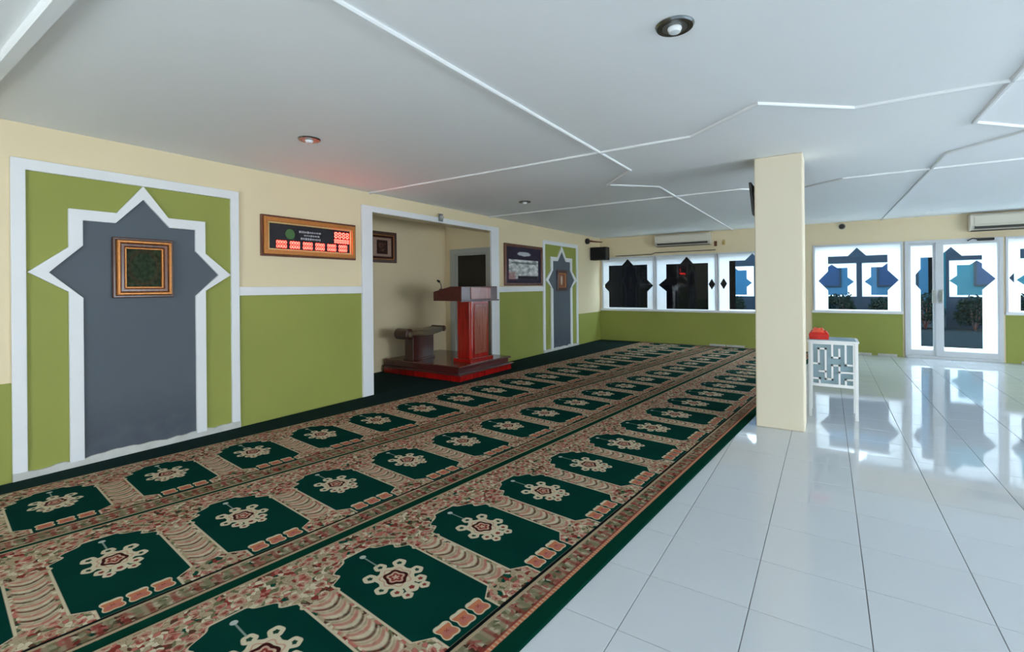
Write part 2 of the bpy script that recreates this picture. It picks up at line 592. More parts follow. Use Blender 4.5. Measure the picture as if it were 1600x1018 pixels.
tmb = tile_mesh()
tme = bpy.data.meshes.new('floor_tile')
tme.from_pydata(tmb.v, [], tmb.f)
tme.materials.append(M['tile'])
rest = MB()
for i in range(22):
    for j in range(36):
        cx, cy = X0 + (i + 0.5) * PITCH, Y0 + (j + 0.5) * PITCH
        if cy > L + 0.1: continue
        edge = 3.93 + 0.083 * cy
        vis = cx + PITCH / 2 > edge and cx - PITCH / 2 < 5.35 + 0.27 * cy and cy > 0.9
        if vis:
            o = bpy.data.objects.new('floor_tile', tme)
            C.objects.link(o)
            o.parent = floor
            o.location = Vector((cx, cy, 0)) - WORLD['floor']
            o.rotation_euler = (random.uniform(-1, 1) * 0.0006, random.uniform(-1, 1) * 0.0006, 0)
        else:
            rest.add([v + Vector((cx, cy, 0)) for v in tmb.v], tmb.f)
rest.build('outer_floor_tiles', 'tile', floor, kind='stuff')

# ceiling with its raised strips
ceil = MB().box(-0.2, XR + 0.2, YB - 0.2, L + 0.2, H, H + 0.2).build('ceiling', 'ceiling', kind='structure')
MB().box(-1.45, -0.2, 4.0, 7.3, H - 0.05, H + 0.2).build('niche_ceiling', 'ceiling', ceil)


def strip(pts, wd=0.034, th=0.018):
    P = [Vector((x, y)) for x, y in pts]
    lft, rgt = [], []
    for i, p in enumerate(P):
        d0 = (P[i] - P[i - 1]).normalized() if i else (P[1] - P[0]).normalized()
        d1 = (P[i + 1] - P[i]).normalized() if i < len(P) - 1 else d0
        n0, n1 = Vector((-d0.y, d0.x)), Vector((-d1.y, d1.x))
        n = (n0 + n1).normalized()
        n *= (wd / 2) / max(0.35, n.dot(n0))
        lft.append(p + n)
        rgt.append(p - n)
    mb = MB()
    for i in range(len(P) - 1):
        q = [lft[i], lft[i + 1], rgt[i + 1], rgt[i]]
        e = 0.008
        def sh(pt, c): return pt + (c - pt).normalized() * e
        c = [(lft[i] + rgt[i]) / 2, (lft[i + 1] + rgt[i + 1]) / 2, (lft[i + 1] + rgt[i + 1]) / 2, (lft[i] + rgt[i]) / 2]
        lo = [sh(a, b) for a, b in zip(q, c)]
        mb.add([(p.x, p.y, H) for p in q] + [(p.x, p.y, H - th * 0.6) for p in q] + [(p.x, p.y, H - th) for p in lo],
               [(0, 1, 5, 4), (1, 2, 6, 5), (2, 3, 7, 6), (3, 0, 4, 7), (4, 5, 9, 8), (5, 6, 10, 9), (6, 7, 11, 10), (7, 4, 8, 11), (8, 9, 10, 11)])
    return mb.build('ceiling_strip', 'strip', ceil)


strip([(3.28, YB), (3.28, 5.05), (2.80, 5.60), (3.28, 6.10), (3.27, L)])
strip([(6.05, YB), (6.05, 5.14), (6.50, 5.62), (6.05, 6.20), (5.98, L)])
strip([(0.0, 4.20), (4.12, 4.21), (4.68, 3.72), (5.24, 4.21), (XR, 4.24)])
strip([(0.0, 6.89), (4.12, 6.89), (4.68, 7.38), (5.24, 6.93), (XR, 6.96)])
strip([(0.0, 0.62), (XR, 0.62)], 0.07, 0.045)

# walls
wl = MB()
wl.prism([(YB, 0), (4.22, 0), (4.22, 2.44), (7.10, 2.44), (7.10, 0), (L, 0), (L, H), (YB, H)], -0.2, 0.0, on_left(0))
wl = wl.build('wall_left', 'cream', kind='structure')
for (a, b, z) in ((YB, 0.86, 0.74), (2.5, 4.05, 1.36), (7.14, 8.78, 1.36), (10.48, L - 0.006, 0.75)):
    MB().box(0.0, 0.006, a, b, 0, z).build('dado_panel', 'green', wl)
wn = MB()
wn.box(-1.45, -1.25, 4.0, 7.3, 0, H - 0.05)
wn.box(-1.25, -0.2, 4.02, 4.22, 0, H - 0.05)
wn.prism([(-1.25, 0), (-1.08, 0), (-1.08, 2.14), (-0.18, 2.14), (-0.18, 0), (-0.001, 0), (-0.001, 2.44), (-0.2, 2.44), (-0.2, H - 0.05), (-1.25, H - 0.05)], -0.001, 0.0, on_far(7.099))
wn.box(-1.25, -1.08, 7.1, 7.3, 0, H - 0.05).box(-1.08, -0.2, 7.1, 7.3, 2.14, H - 0.05)
wn.build('wall_niche', 'cream', kind='structure')

wf = MB()
FX = dict(w1=(0.05, 1.45), w2=(1.49, 2.92), w3=(2.95, 4.38), w4=(4.82, 6.30), d=(6.32, 7.68), w5=(7.71, 9.16))
wf.prism(rect(-0.0, XR, 0, H), -0.2, 0.0, on_far(L), holes=[rect(0.05, 4.38, 0.80, 2.18), rect(4.82, 6.30, 0.85, 2.245), rect(6.32, 7.68, 0.0 + 0.001, 2.245), rect(7.71, 9.16, 0.87, 2.245)])
wf = wf.build('wall_far', 'cream', kind='structure')
for (a, b, z) in ((0.006, 4.45, 0.78), (4.80, 6.29, 0.83), (7.71, XR, 0.85)):
    MB().box(a, b, L - 0.006, L, 0, z).build('dado_panel', 'green', wf)
# right and back wall with the window bands daylight comes in by
wr = MB()
wr.prism(rect(YB, L, 0, H), 0, 0.2, lambda a, b, t: (XR + t, a, b), holes=[rect(0.4, 6.4, 0.3, 2.15)])
wr.build('wall_right', 'cream', kind='structure')
wb = MB()
wb.prism(rect(0, XR, 0, H), 0, 0.2, lambda a, b, t: (a, YB - t, b), holes=[rect(2.4, 4.7, 0.1, 2.0)])
wb.build('wall_back', 'cream', kind='structure')
for n, (x, a, b) in enumerate(((XR + 0.05, 0.4, 6.4),)):
    k = 6
    hs = [rect(a + (b - a) * i / k + 0.04, a + (b - a) * (i + 1) / k - 0.04, 0.34, 2.11) for i in range(k)]
    MB().prism(rect(a, b, 0.3, 2.15), 0, 0.06, lambda p, q, t, x=x: (x + t, p, q), holes=hs).build('window_%d' % (6 + n), 'aluminium', kind='structure')
hs = [rect(2.4 + i * 0.575 + 0.04, 2.975 + i * 0.575 - 0.04, 0.14, 1.96) for i in range(4)]
MB().prism(rect(2.4, 4.7, 0.1, 2.0), 0, 0.06, lambda p, q, t: (p, YB - 0.05 - t, q), holes=hs).build('window_7', 'aluminium', kind='structure')

# white trims
MB().box(0, 0.03, 2.5, 4.05, 1.36, 1.45).build('trim_1', 'white', kind='structure', bevel=0.004)
MB().box(0, 0.03, 7.14, 8.78, 1.33, 1.43).build('trim_2', 'white', kind='structure', bevel=0.004)
MB().prism([(4.05, 0), (4.22, 0), (4.22, 2.44), (6.90, 2.44), (6.90, 0), (7.14, 0), (7.14, 2.52), (4.05, 2.52)], 0, 0.035, on_left(0)).build('trim_3', 'white', kind='structure', bevel=0.005)
MB().box(0.03, 4.45, L - 0.05, L, 0.78, 0.83).build('trim_4', 'white', kind='structure', bevel=0.004)
MB().box(4.80, 6.30, L - 0.05, L, 0.83, 0.885).build('trim_5', 'white', kind='structure', bevel=0.004)
MB().box(7.70, 9.2, L - 0.05, L, 0.85, 0.90).build('trim_6', 'white', kind='structure', bevel=0.004)
bb = struct('baseboard_far', (5, L, 0))
for (a, b) in ((2.75, 3.1), (3.12, 3.5), (5.42, 5.8), (5.9, 6.2), (7.9, 8.4)):
    MB().box(a, b, L - 0.02, L - 0.006, 0, 0.045).build('skirting_piece', 'chalk', bb, bevel=0.003)

# pillar
MB().box(4.465, 4.885, 5.34, 5.76, 0, H).build('pillar', 'pillar', kind='structure', bevel=0.012)

# ------------------------------------------------------------------ carpets
tag(MB().prism([(0.04, YB + 0.05), (0.30, YB + 0.05), (0.22 + 0.08 * 11.8, 11.8), (0.04, 11.8)], 0.0, 0.008, lambda a, b, t: (a, b, t)).build('underlay_carpet', 'underlay'),
    'plain dark green carpet strip along the foot of the left wall', 'carpet')
tag(MB().box(-1.24, 0.038, 4.225, 6.895, 0.0, 0.008).build('niche_carpet', 'underlay'), 'plain dark green carpet on the niche floor under the pulpit platform', 'carpet')

EDGES = [lambda y: 0.22 + 0.08 * y, lambda y: 1.27 + 0.15 * y, lambda y: 2.60 + 0.105 * y, lambda y: 3.93 + 0.083 * y]
LAB = ['patterned green prayer carpet row nearest the left wall', 'patterned green prayer carpet row in the middle of three', 'patterned green prayer carpet row bordering the white tiles']
PH = [1.0 - 0.3125 - 0.625, 1.077 - 0.3125, 1.90 - 0.3125]
EDG = [0.035, 0.06, 0.075]
for k in range(3):
    mb = MB()
    mb.uv = []
    N = 70
    y0, y1 = -0.6 + 0.03 * k, 11.72
    for i in range(N + 1):
        y = y0 + (y1 - y0) * i / N
        for q, tt in ((0, 0.0), (0.003, 0.0), (0.997, 1.28), (1, 1.28)):
            xa, xb = EDGES[k](y), EDGES[k + 1](y)
            xx = xa + (xb - xa) * q
            zz = 0.0005 if q in (0, 1) else 0.012
            yy = y - 0.09 * (xx - (xa + xb) / 2)
            mb.v.append(Vector((xx, yy, zz)))
            mb.uv.append((y + 0.09 * (xa + xb) / 2 - PH[k] + 6.25, tt))
    for i in range(N):
        for j in range(3):
            a = i * 4 + j
            mb.f.append((a, a + 1, a + 5, a + 4))
            mb.mi.append(0)
    mb.f += [(0, 1, 2, 3), tuple(N * 4 + j for j in (3, 2, 1, 0))]
    mb.mi += [0, 0]
    o = mb.build('prayer_carpet', carpet_mat('woven_prayer_row_%s' % 'abc'[k], EDG[k]), origin=(EDGES[k](5) + 0.6, 5, 0))
    tag(o, LAB[k], 'carpet', 'rows of prayer carpet')

# ------------------------------------------------------------------ star panels on the left wall
def star_panel(y0, y1, label):
    c = (y0 + y1) / 2
    hw = (y1 - y0) / 2
    t = thing('star_panel', label, 'wall panel', (0.002, c, 0))
    f = 0.08 / 0.82 * hw
    MB().box(0.0, 0.010, y0 + f * .5, y1 - f * .5, 0, 2.38).build('green_field', 'green', t)
    frame = [(y0, 0.02), (y0 + f, 0.02), (y0 + f, 2.345), (y1 - f, 2.345), (y1 - f, 0.02), (y1, 0.02), (y1, 2.43), (y0, 2.43)]
    MB().prism(frame, 0, 0.032, on_left(0)).build('border', 'white', t, bevel=0.005)
    k = hw / 0.82

    def star(o):       # o = inwards offset, 0 = outer line
        a = 0.50 * k - o                   # half width of the shaft
        r2 = o * 1.35
        sh = 1.57
        pts = [(-a, 0.05), (-a, 1.415 - o * 0.55), (-0.735 * k + r2, sh), (-a, 1.775 + o * 0.2 - (0.0)), (-a, 2.085 - o), (-0.19 * k - o * 0.1, 2.085 - o),
               (0, 2.345 - r2)]
        pts = pts + [(-x, z) for x, z in reversed(pts[:-1])]
        return [(c + x, z) for x, z in pts]
    o_, i_ = star(0.0), star(0.088 * (0.5 + 0.5 * k))
    MB().prism(o_ + list(reversed(i_)), 0.0, 0.03, on_left(0.008)).build('star_moulding', 'white', t, bevel=0.004)
    MB().prism(i_, 0.0, 0.008, on_left(0.008)).build('slate_field', 'slate_stained', t)
    # crumbling skirting line at the foot
    pl = []
    n = 40
    for q in range(n + 1):
        yy = y0 + (y1 - y0) * q / n
        pl.append((yy, 0.066 + 0.022 * noise.noise(Vector((yy * 11, c, 0)))))
    MB().prism([(y0, 0), (y1, 0)] + list(reversed(pl)), 0, 0.024, on_left(0.012)).build('skirting', 'chalk', t)
    return t


star_panel(0.86, 2.50, 'large green and slate panel with white star outline, nearest on left wall')
star_panel(8.78, 10.47, 'green and slate panel with white star outline in the far left corner')


# ------------------------------------------------------------------ framed pictures
def picture_mat(name, kind):
    m, nt, b = new_mat(name)
    tc = nt.nodes.new('ShaderNodeTexCoord')
    sp = nt.nodes.new('ShaderNodeSeparateXYZ')
    nt.links.new(tc.outputs['Generated'], sp.inputs[0])
    y, z = E(sp.outputs[1]), E(sp.outputs[2])
    n = nt.nodes.new('ShaderNodeTexNoise')
    n.inputs['Scale'].default_value = 9
    n.inputs['Detail'].default_value = 5
    nt.links.new(tc.outputs['Generated'], n.inputs['Vector'])
    nz = E(n.outputs[0])
    b.inputs['Roughness'].default_value = 0.45
    b.inputs['Specular IOR Level'].default_value = 0.08
    if kind == 'forest':
        col = mixc(lin(20, 22, 14), lin(58, 70, 44), E.m('MULTIPLY_ADD', nz, 2.6, -0.8, clamp=True))
        dx, dy = y - 0.5, (z - 0.52) * 0.9
        r = esqrt(dx * dx + dy * dy)
        col = mixc(col, lin(24, 48, 30), inside(r - 0.30, 0.25) * 0.45)
        col = mixc(col, lin(70, 48, 28), inside(eabs(r - 0.40) - 0.03, 0.06) * 0.5)
    elif kind == 'arch':
        col = mixc(lin(150, 122, 108), lin(178, 150, 134), nz)
        dx = eabs(y - 0.5)
        d = emax(dx - 0.24, eabs(z - 0.5) - 0.3)
        col = mixc(col, lin(50, 28, 24), inside(d, 0.03))
        col = mixc(col, lin(110, 78, 62), inside(d + 0.09, 0.05) * E.m('MULTIPLY_ADD', nz, 3.0, -1.2, clamp=True))
        col = mixc(col, lin(58, 32, 26), inside(0.40 - emax(dx, eabs(z - 0.5)) , 0.02))
    elif kind == 'photo':
        col = mixc(lin(40, 34, 46), lin(62, 56, 74), nz)
        ph = mixc(lin(132, 134, 136), lin(232, 232, 230), E.m('MULTIPLY_ADD', nz, 3.0, -1.0, clamp=True))
        col = mixc(col, ph, inside(emax(eabs(y - 0.50) - 0.42, eabs(z - 0.38) - 0.27), 0.02))
        col = mixc(col, lin(60, 86, 80), inside(emax(eabs(y - 0.5) - 0.36, eabs(z - 0.56) - 0.025), 0.03) * 0.8)
        col = mixc(col, lin(150, 60, 52), inside(emax(eabs(y - 0.16) - 0.09, eabs(z - 0.20) - 0.10), 0.08) * 0.6)
        dx, dy = (y - 0.5) / 0.2, (z - 0.82) / 0.065
        col = mixc(col, lin(36, 32, 40), inside(emax(eabs(y - 0.62) - 0.30, eabs(z - 0.15) - 0.05), 0.03))
        col = mixc(col, lin(196, 200, 206), inside(esqrt(dx * dx + dy * dy) + nz * 0.8 - 1.3, 0.3))
    else:               # portrait in the oval
        col = mixc(lin(120, 74, 52), lin(150, 100, 72), nz)
        dx, dy = (y - 0.45) / 0.16, (z - 0.5) / 0.36
        col = mixc(col, lin(206, 190, 168), inside(esqrt(dx * dx + dy * dy) - 1.0, 0.3) * 0.8)
    nt.links.new(col, b.inputs['Base Color'])
    return m


def framed(name, label, x, y0, y1, z0, z1, rings, art, group=None, cat='picture'):
    """rings: (width, depth, material, part name) from outside in"""
    t = thing(name, label, cat, (x, (y0 + y1) / 2, z0), group)
    a0, a1, b0, b1 = y0, y1, z0, z1
    for (wd, dp, mt, nm) in rings:
        MB().prism(rect(a0, a1, b0, b1), 0.001, dp, on_left(x), holes=[rect(a0 + wd, a1 - wd, b0 + wd, b1 - wd)]).build(nm, mt, t, bevel=min(wd, dp) * 0.25)
        a0, a1, b0, b1 = a0 + wd, a1 - wd, b0 + wd, b1 - wd
    MB().box(x + 0.001, x + 0.014, a0, a1, b0, b1).build('print', art, t)
    return t


framed('framed_picture', 'ornate wooden framed dark green picture on the large slate panel', 0.017, 1.455, 1.905, 1.36, 1.88,
       [(0.025, 0.03, 'dark_frame', 'outer_frame'), (0.022, 0.06, 'gold', 'gilt_ridge'), (0.035, 0.045, 'brown_frame', 'frame'), (0.014, 0.035, 'gold', 'gilt_beading')], picture_mat('forest_green_print', 'forest'))
framed('framed_picture', 'brown framed arch pattern print hanging inside the pulpit niche', -1.25, 5.17, 5.80, 1.86, 2.39,
       [(0.055, 0.03, 'dark_frame', 'frame'), (0.012, 0.02, 'gold', 'gilt_beading')], picture_mat('arch_pattern_print', 'arch'))
framed('framed_photograph', 'brown framed photograph poster right of the niche', 0.0, 7.33, 8.74, 1.45, 2.26,
       [(0.055, 0.04, 'brown_frame', 'frame')], picture_mat('group_photograph_print', 'photo'))
framed('framed_picture', 'small dark framed picture on the far slate star panel', 0.017, 9.38, 9.86, 1.33, 1.80,
       [(0.07, 0.035, 'dark_frame', 'frame'), (0.015, 0.028, 'gold', 'gilt_beading')], picture_mat('small_pale_print', 'oval'))

# ------------------------------------------------------------------ gilt framed LED prayer clock
ck = thing('led_wall_clock', 'gold framed black board with glowing red digital displays', 'clock', (0, 3.34, 1.78))
a0, a1, b0, b1 = 2.73, 3.95, 1.785, 2.235
for wd, dp, mt, nm in ((0.022, 0.03, 'brown_frame', 'outer_frame'), (0.045, 0.05, 'gold', 'gilt_frame'), (0.02, 0.035, 'gold_pale', 'inner_beading')):
    MB().prism(rect(a0, a1, b0, b1), 0.001, dp, on_left(0), holes=[rect(a0 + wd, a1 - wd, b0 + wd, b1 - wd)]).build(nm, mt, ck, bevel=0.004)
    a0, a1, b0, b1 = a0 + wd, a1 - wd, b0 + wd, b1 - wd
face = MB().box(0.001, 0.018, a0, a1, b0, b1).build('board', 'board', ck)
fw_, fh_ = a1 - a0, b1 - b0


def seg8(mb, cy, cz, w_, h_, x):
    g = min(w_, h_) * 0.13
    for (ya, yb, za, zb) in ((-.5, .5, 1, 1), (-.5, .5, 0, 0), (-.5, .5, -1, -1)):
        mb.box(x, x + 0.002, cy - w_ / 2 + g, cy + w_ / 2 - g, cz + za * (h_ / 2) - g, cz + za * (h_ / 2) + g)
    for sy in (-1, 1):
        for sz in (-1, 1):
            mb.box(x, x + 0.002, cy + sy * w_ / 2 - g, cy + sy * w_ / 2 + g, cz + (0.12 if sz > 0 else -h_ / 2 + 0.0) * (h_ if sz > 0 else 1) + (0 if sz > 0 else g), cz + (h_ / 2 - g if sz > 0 else -0.12 * h_))


def display(cy, cz, w_, h_, n):
    d = MB().box(0.018, 0.023, cy - w_ / 2, cy + w_ / 2, cz - h_ / 2, cz + h_ / 2).build('digit_display', 'led_face', ck)
    mb = MB()
    for i in range(n):
        seg8(mb, cy - w_ / 2 + w_ * (i + 0.5) / n, cz, w_ / n * 0.60, h_ * 0.70, 0.0235)
    mb.build('lit_digits', 'led', d)


for i in range(6):
    display(a0 + fw_ * (0.135 + i * 0.153), b0 + fh_ * 0.19, 0.124, 0.105, 4)
display(a0 + fw_ * 0.885, b0 + fh_ * 0.77, 0.22, 0.09, 4)
display(a0 + fw_ * 0.885, b0 + fh_ * 0.50, 0.22, 0.06, 6)
MB().lathe([(0.058, 0), (0.058, 0.003), (0.0, 0.003)], (0.018, a0 + fw_ * 0.235, b0 + fh_ * 0.62), 'X', 24).build('emblem', 'emblem_green', face)
lt = MB()
for r_, (ya, yb) in enumerate(((0.34, 0.60), (0.40, 0.57), (0.36, 0.60))):
    yy = a0 + fw_ * ya
    while yy < a0 + fw_ * yb:
        ww = random.uniform(0.012, 0.03)
        hh = random.uniform(0.007, 0.013)
        zc = b0 + fh_ * (0.76 - 0.14 * r_)
        lt.box(0.018, 0.0195, yy, yy + ww, zc - hh, zc + hh)
        yy += ww + 0.008
lt.build('lettering', 'print_grey', face)

# ------------------------------------------------------------------ niche door
d1 = struct('door_2', (-0.63, 7.1, 0))
MB().prism([(-1.11, 0), (-0.98, 0), (-0.98, 2.07), (-0.22, 2.07), (-0.22, 0), (-0.12, 0), (-0.12, 2.17), (-1.11, 2.17)], -0.06, 0.03, on_far(7.1)).build('door_frame', 'door_grey', d1, bevel=0.006)
lf = MB().prism(rect(-0.98, -0.22, 0.01, 2.07), -0.05, -0.01, on_far(7.1), holes=[rect(-0.94, -0.26, 1.05, 2.04)]).build('door_leaf', 'door_grey', d1, bevel=0.004)
MB().box(-0.94, -0.26, 7.12, 7.13, 1.05, 2.04).build('dark_pane', 'door_dark', lf)
MB().box(-0.965, -0.235, 7.13, 7.14, 1.04, 2.05).build('pane_backing', 'door_dark', lf)

# header sensor
t = thing('sensor', 'small grey sensor on the white beam over the niche', 'sensor', (0.035, 5.55, 2.47))
MB().box(0.035, 0.05, 5.50, 5.60, 2.46, 2.58).build('back_plate', 'steel', t, bevel=0.006)
MB().lathe([(0.035, 0), (0.034, 0.02), (0.02, 0.045), (0, 0.05)], (0.05, 5.55, 2.52), 'X', 16).build('lens', 'door_grey', t, smooth=True)

# ------------------------------------------------------------------ platform, pulpit, bench
t = thing('pulpit_platform', 'two step brown and red wooden platform in the niche', 'platform', (-0.33, 6.12, 0.008))
MB().box(-1.16, 0.50, 5.43, 6.82, 0.008, 0.10).build('lower_step', 'red_wood', t, bevel=0.006)
MB().box(-1.16, 0.53, 5.40, 6.85, 0.10, 0.125).build('lower_nosing', 'maroon', t, bevel=0.008)
MB().box(-1.16, 0.45, 5.47, 6.80, 0.125, 0.20).build('upper_step', 'maroon', t, bevel=0.006)
MB().box(-1.16, 0.49, 5.44, 6.83, 0.20, 0.225).build('upper_nosing', 'maroon', t, bevel=0.008)
for q in range(8):
    ya = 5.46 + q * 0.17
    MB().box(-1.15, 0.47, ya, ya + 0.165, 0.225, 0.232).build('board', 'platform_top', t)

t = thing('pulpit', 'red lacquered wooden pulpit with a wide maroon reading desk', 'pulpit', (0.25, 6.1, 0.232))
ZB = 0.232
MB().box(0.06, 0.42, 5.80, 6.40, ZB, ZB + 0.06).build('plinth', 'red_wood', t, bevel=0.006)
col = MB().prism([(0.10, 5.86), (0.345, 5.86), (0.38, 5.895), (0.38, 6.32), (0.345, 6.355), (0.10, 6.355)], ZB + 0.06, 1.22, lambda a, b, z: (a, b, z)).build('column', 'red_wood', t, bevel=0.006)
MB().prism(rect(5.95, 6.27, 0.36, 1.16), 0, 0.012, on_left(0.38), holes=[rect(6.0, 6.22, 0.42, 1.10)]).build('panel_frame', 'red_face', t, bevel=0.004)
MB().box(0.38, 0.386, 6.0, 6.22, 0.42, 1.10).build('front_panel', 'red_face', t)
MB().prism([(-0.14, 1.215), (0.44, 1.215), (0.44, 1.44), (0.22, 1.44), (-0.14, 1.36)], 5.56, 6.50, lambda a, b, d: (a, d, b)).build('reading_desk', 'maroon', t, bevel=0.008)
MB().box(0.44, 0.452, 5.78, 6.30, 1.235, 1.425).build('desk_plaque', 'red_face', t, bevel=0.006)
MB().box(0.43, 0.458, 5.53, 6.53, 1.20, 1.222).build('lower_moulding', 'maroon', t, bevel=0.005)
mic = thing('microphone', 'small black gooseneck microphone on the pulpit desk', 'microphone', (-0.06, 5.66, 1.388))
MB().lathe([(0.035, 0), (0.035, 0.012), (0.012, 0.02)], (-0.06, 5.66, 1.389), 'Z', 16).build('base', 'black', mic, smooth=True)
MB().tube([(-0.06, 5.66, 1.39), (-0.06, 5.66, 1.45), (-0.075, 5.66, 1.49), (-0.1, 5.665, 1.515)], 0.006, 8).build('gooseneck', 'black', mic, smooth=True)
MB().tube([(-0.095, 5.664, 1.512), (-0.11, 5.667, 1.522), (-0.15, 5.67, 1.54)], [0.008, 0.02, 0.014], 12).build('head', 'dark_grille', mic, smooth=True)

t = thing('bench', 'dark wooden bench with scrolled seat ends behind the pulpit', 'bench', (-0.66, 5.8, 0.232))
MB().box(-0.76, -0.57, 5.53, 6.02, 0.232, 0.62).build('pedestal', 'bench_wood', t, bevel=0.008)
MB().box(-0.775, -0.555, 5.515, 6.035, 0.232, 0.265).build('base_rail', 'bench_wood', t, bevel=0.006)
pr = []
for q in range(13):
    yy = 5.42 + 0.82 * q / 12
    pr.append((yy, 0.745 - 0.022 * math.sin(PI * q / 12)))
MB().prism(pr + [(y_, z_ - 0.065 - 0.03 * (1 - abs(2 * (y_ - 5.83) / 0.82) ** 2)) for y_, z_ in reversed(pr)], -0.80, -0.52, lambda a, b, d: (d, a, b)).build('seat', 'bench_top', t, bevel=0.008)
for yy, zz, R in ((5.42, 0.675, 0.088), (6.235, 0.712, 0.05)):
    mb = MB().lathe([(R * 0.55, 0), (R, 0.015), (R, 0.285), (R * 0.55, 0.30)], (-0.81, yy, zz), 'X', 24)
    sc_ = mb.build('scroll', 'bench_wood', t, smooth=True)
    MB().lathe([(R * 0.55, 0), (R * 0.55, 0.008), (R * 0.2, 0.02), (0.001, 0.022)], (-0.51, yy, zz), 'X', 20).build('rosette', 'bench_top', sc_, smooth=True)
MB().prism([(5.53, 0.615), (6.02, 0.615), (6.10, 0.665), (5.50, 0.665)], -0.755, -0.575, lambda a, b, d: (d, a, b)).build('bracket', 'bench_wood', t, bevel=0.004)

# ------------------------------------------------------------------ far wall windows with star-cut frosted film
def clip_hole(cx, hw, z0, zt, zp, hh, wp, ap, left=True, right=True, apex=True, ahw=0.15):
    """star-shaped opening: square with triangular points at the sides and top"""
    p = [(cx - hw, z0)]
    if left: p += [(cx - hw, zp - hh), (cx - wp, zp), (cx - hw, zp + hh)]
    p += [(cx - hw, zt)]
    if apex: p += [(cx - ahw, zt), (cx, ap), (cx + ahw, zt)]
    p += [(cx + hw, zt)]
    if right: p += [(cx + hw, zp + hh), (cx + wp, zp), (cx + hw, zp - hh)]
    p += [(cx + hw, z0)]
    return p


def diamond(x, z, a, b): return [(x - a, z), (x, z - b), (x + a, z), (x, z + b)]


def window(n, x0, x1, z0, z1, holes, fr=0.035):
    r = struct('window_%d' % n, ((x0 + x1) / 2, L, z0))
    MB().prism(rect(x0, x1, z0, z1), -0.04, 0.02, on_far(L), holes=[rect(x0 + fr, x1 - fr, z0 + fr, z1 - fr)]).build('frame', 'aluminium', r, bevel=0.004)
    MB().prism(rect(x0 + fr, x1 - fr, z0 + fr, z1 - fr), -0.018, -0.014, on_far(L), holes=holes).build('frosted_film', 'film', r)
    MB().box(x0 + fr, x1 - fr, L + 0.02, L + 0.026, z0 + fr, z1 - fr).build('pane', 'glass', r)
    return r


window(1, 0.05, 1.46, 0.80, 2.18, [clip_hole(0.755, 0.515, 0.865, 1.965, 1.43, 0.15, 0.665, 2.125)])
window(2, 1.48, 2.915, 0.80, 2.18, [clip_hole(2.235, 0.49, 0.85, 1.955, 1.445, 0.16, 0.68, 2.125, right=False), diamond(2.805, 1.45, 0.075, 0.13)])
window(3, 2.935, 4.38, 0.80, 2.18, [clip_hole(3.665, 0.48, 0.865, 1.985, 1.46, 0.16, 0.66, 2.135, left=False), diamond(3.065, 1.46, 0.075, 0.13)])
window(4, 4.82, 6.30, 0.85, 2.245, [clip_hole(5.575, 0.49, 0.905, 2.0, 1.495, 0.20, 0.66, 2.165)])
window(5, 7.71, 9.16, 0.87, 2.245, [clip_hole(8.40, 0.50, 0.93, 2.02, 1.51, 0.20, 0.64, 2.18)])

# glazed sliding door
dr = struct('door_1', (7.0, L, 0))
MB().prism([(6.32, 0.0), (7.68, 0.0), (7.68, 2.245), (6.32, 2.245)], -0.08, 0.03, on_far(L), holes=[rect(6.385, 7.62, 0.05, 2.19)]).build('frame', 'aluminium', dr, bevel=0.005)
la = MB().prism(rect(6.385, 6.80, 0.05, 2.19), 0.0, 0.03, on_far(L + 0.04), holes=[rect(6.415, 6.735, 0.155, 2.15)]).build('narrow_leaf', 'aluminium', dr, bevel=0.004)
MB().prism(rect(6.415, 6.735, 0.155, 2.15), 0, 0.003, on_far(L + 0.022), holes=[[(6.56, 0.18), (6.7349, 0.18), (6.7349, 1.92), (6.56, 1.92), (6.56, 1.70), (6.385 + 0.035, 1.50), (6.56, 1.30)]]).build('frosted_film', 'film', la)
MB().box(6.415, 6.735, L + 0.03, L + 0.035, 0.155, 2.15).build('pane', 'glass', la)
lb = MB().prism(rect(6.775, 7.62, 0.05, 2.19), 0.0, 0.03, on_far(L), holes=[rect(6.885, 7.605, 0.155, 2.15)]).build('wide_leaf', 'aluminium', dr, bevel=0.004)
hb = [(6.8851, 0.18), (7.41, 0.18), (7.41, 1.30), (7.585, 1.50), (7.41, 1.70), (7.41, 1.93), (7.14, 1.93), (6.99, 2.10), (6.8851, 1.99)]
MB().prism(rect(6.885, 7.605, 0.155, 2.15), 0, 0.003, on_far(L - 0.01), holes=[hb]).build('frosted_film', 'film', lb)
MB().box(6.885, 7.605, L + 0.0, L + 0.005, 0.155, 2.15).build('pane', 'glass', lb)
hd = MB()
for xx in (6.745, 6.84):
    hd.box(xx - 0.03, xx + 0.03, L - 0.05, L - 0.03, 1.05, 1.30)
hd.build('lock_plate', 'door_grey', lb, bevel=0.008)
MB().tube([(6.84, L - 0.05, 1.26), (6.84, L - 0.09, 1.25), (6.84, L - 0.09, 1.10), (6.84, L - 0.05, 1.09)], 0.011, 8).build('pull_handle', 'chrome', lb, smooth=True)
MB().box(6.34, 7.66, L - 0.06, L, 0.0, 0.045).build('sill', 'aluminium', dr, bevel=0.006)

t = thing('door_closer', 'black door closer on the head of the glass door', 'door closer', (7.4, L - 0.03, 2.20))
MB().box(7.34, 7.56, L - 0.085, L - 0.03, 2.19, 2.235).build('body', 'black', t, bevel=0.008)
MB().tube([(7.34, L - 0.06, 2.225), (7.27, L - 0.10, 2.235), (7.21, L - 0.05, 2.20)], 0.010, 8).build('arm', 'black', t, smooth=True)


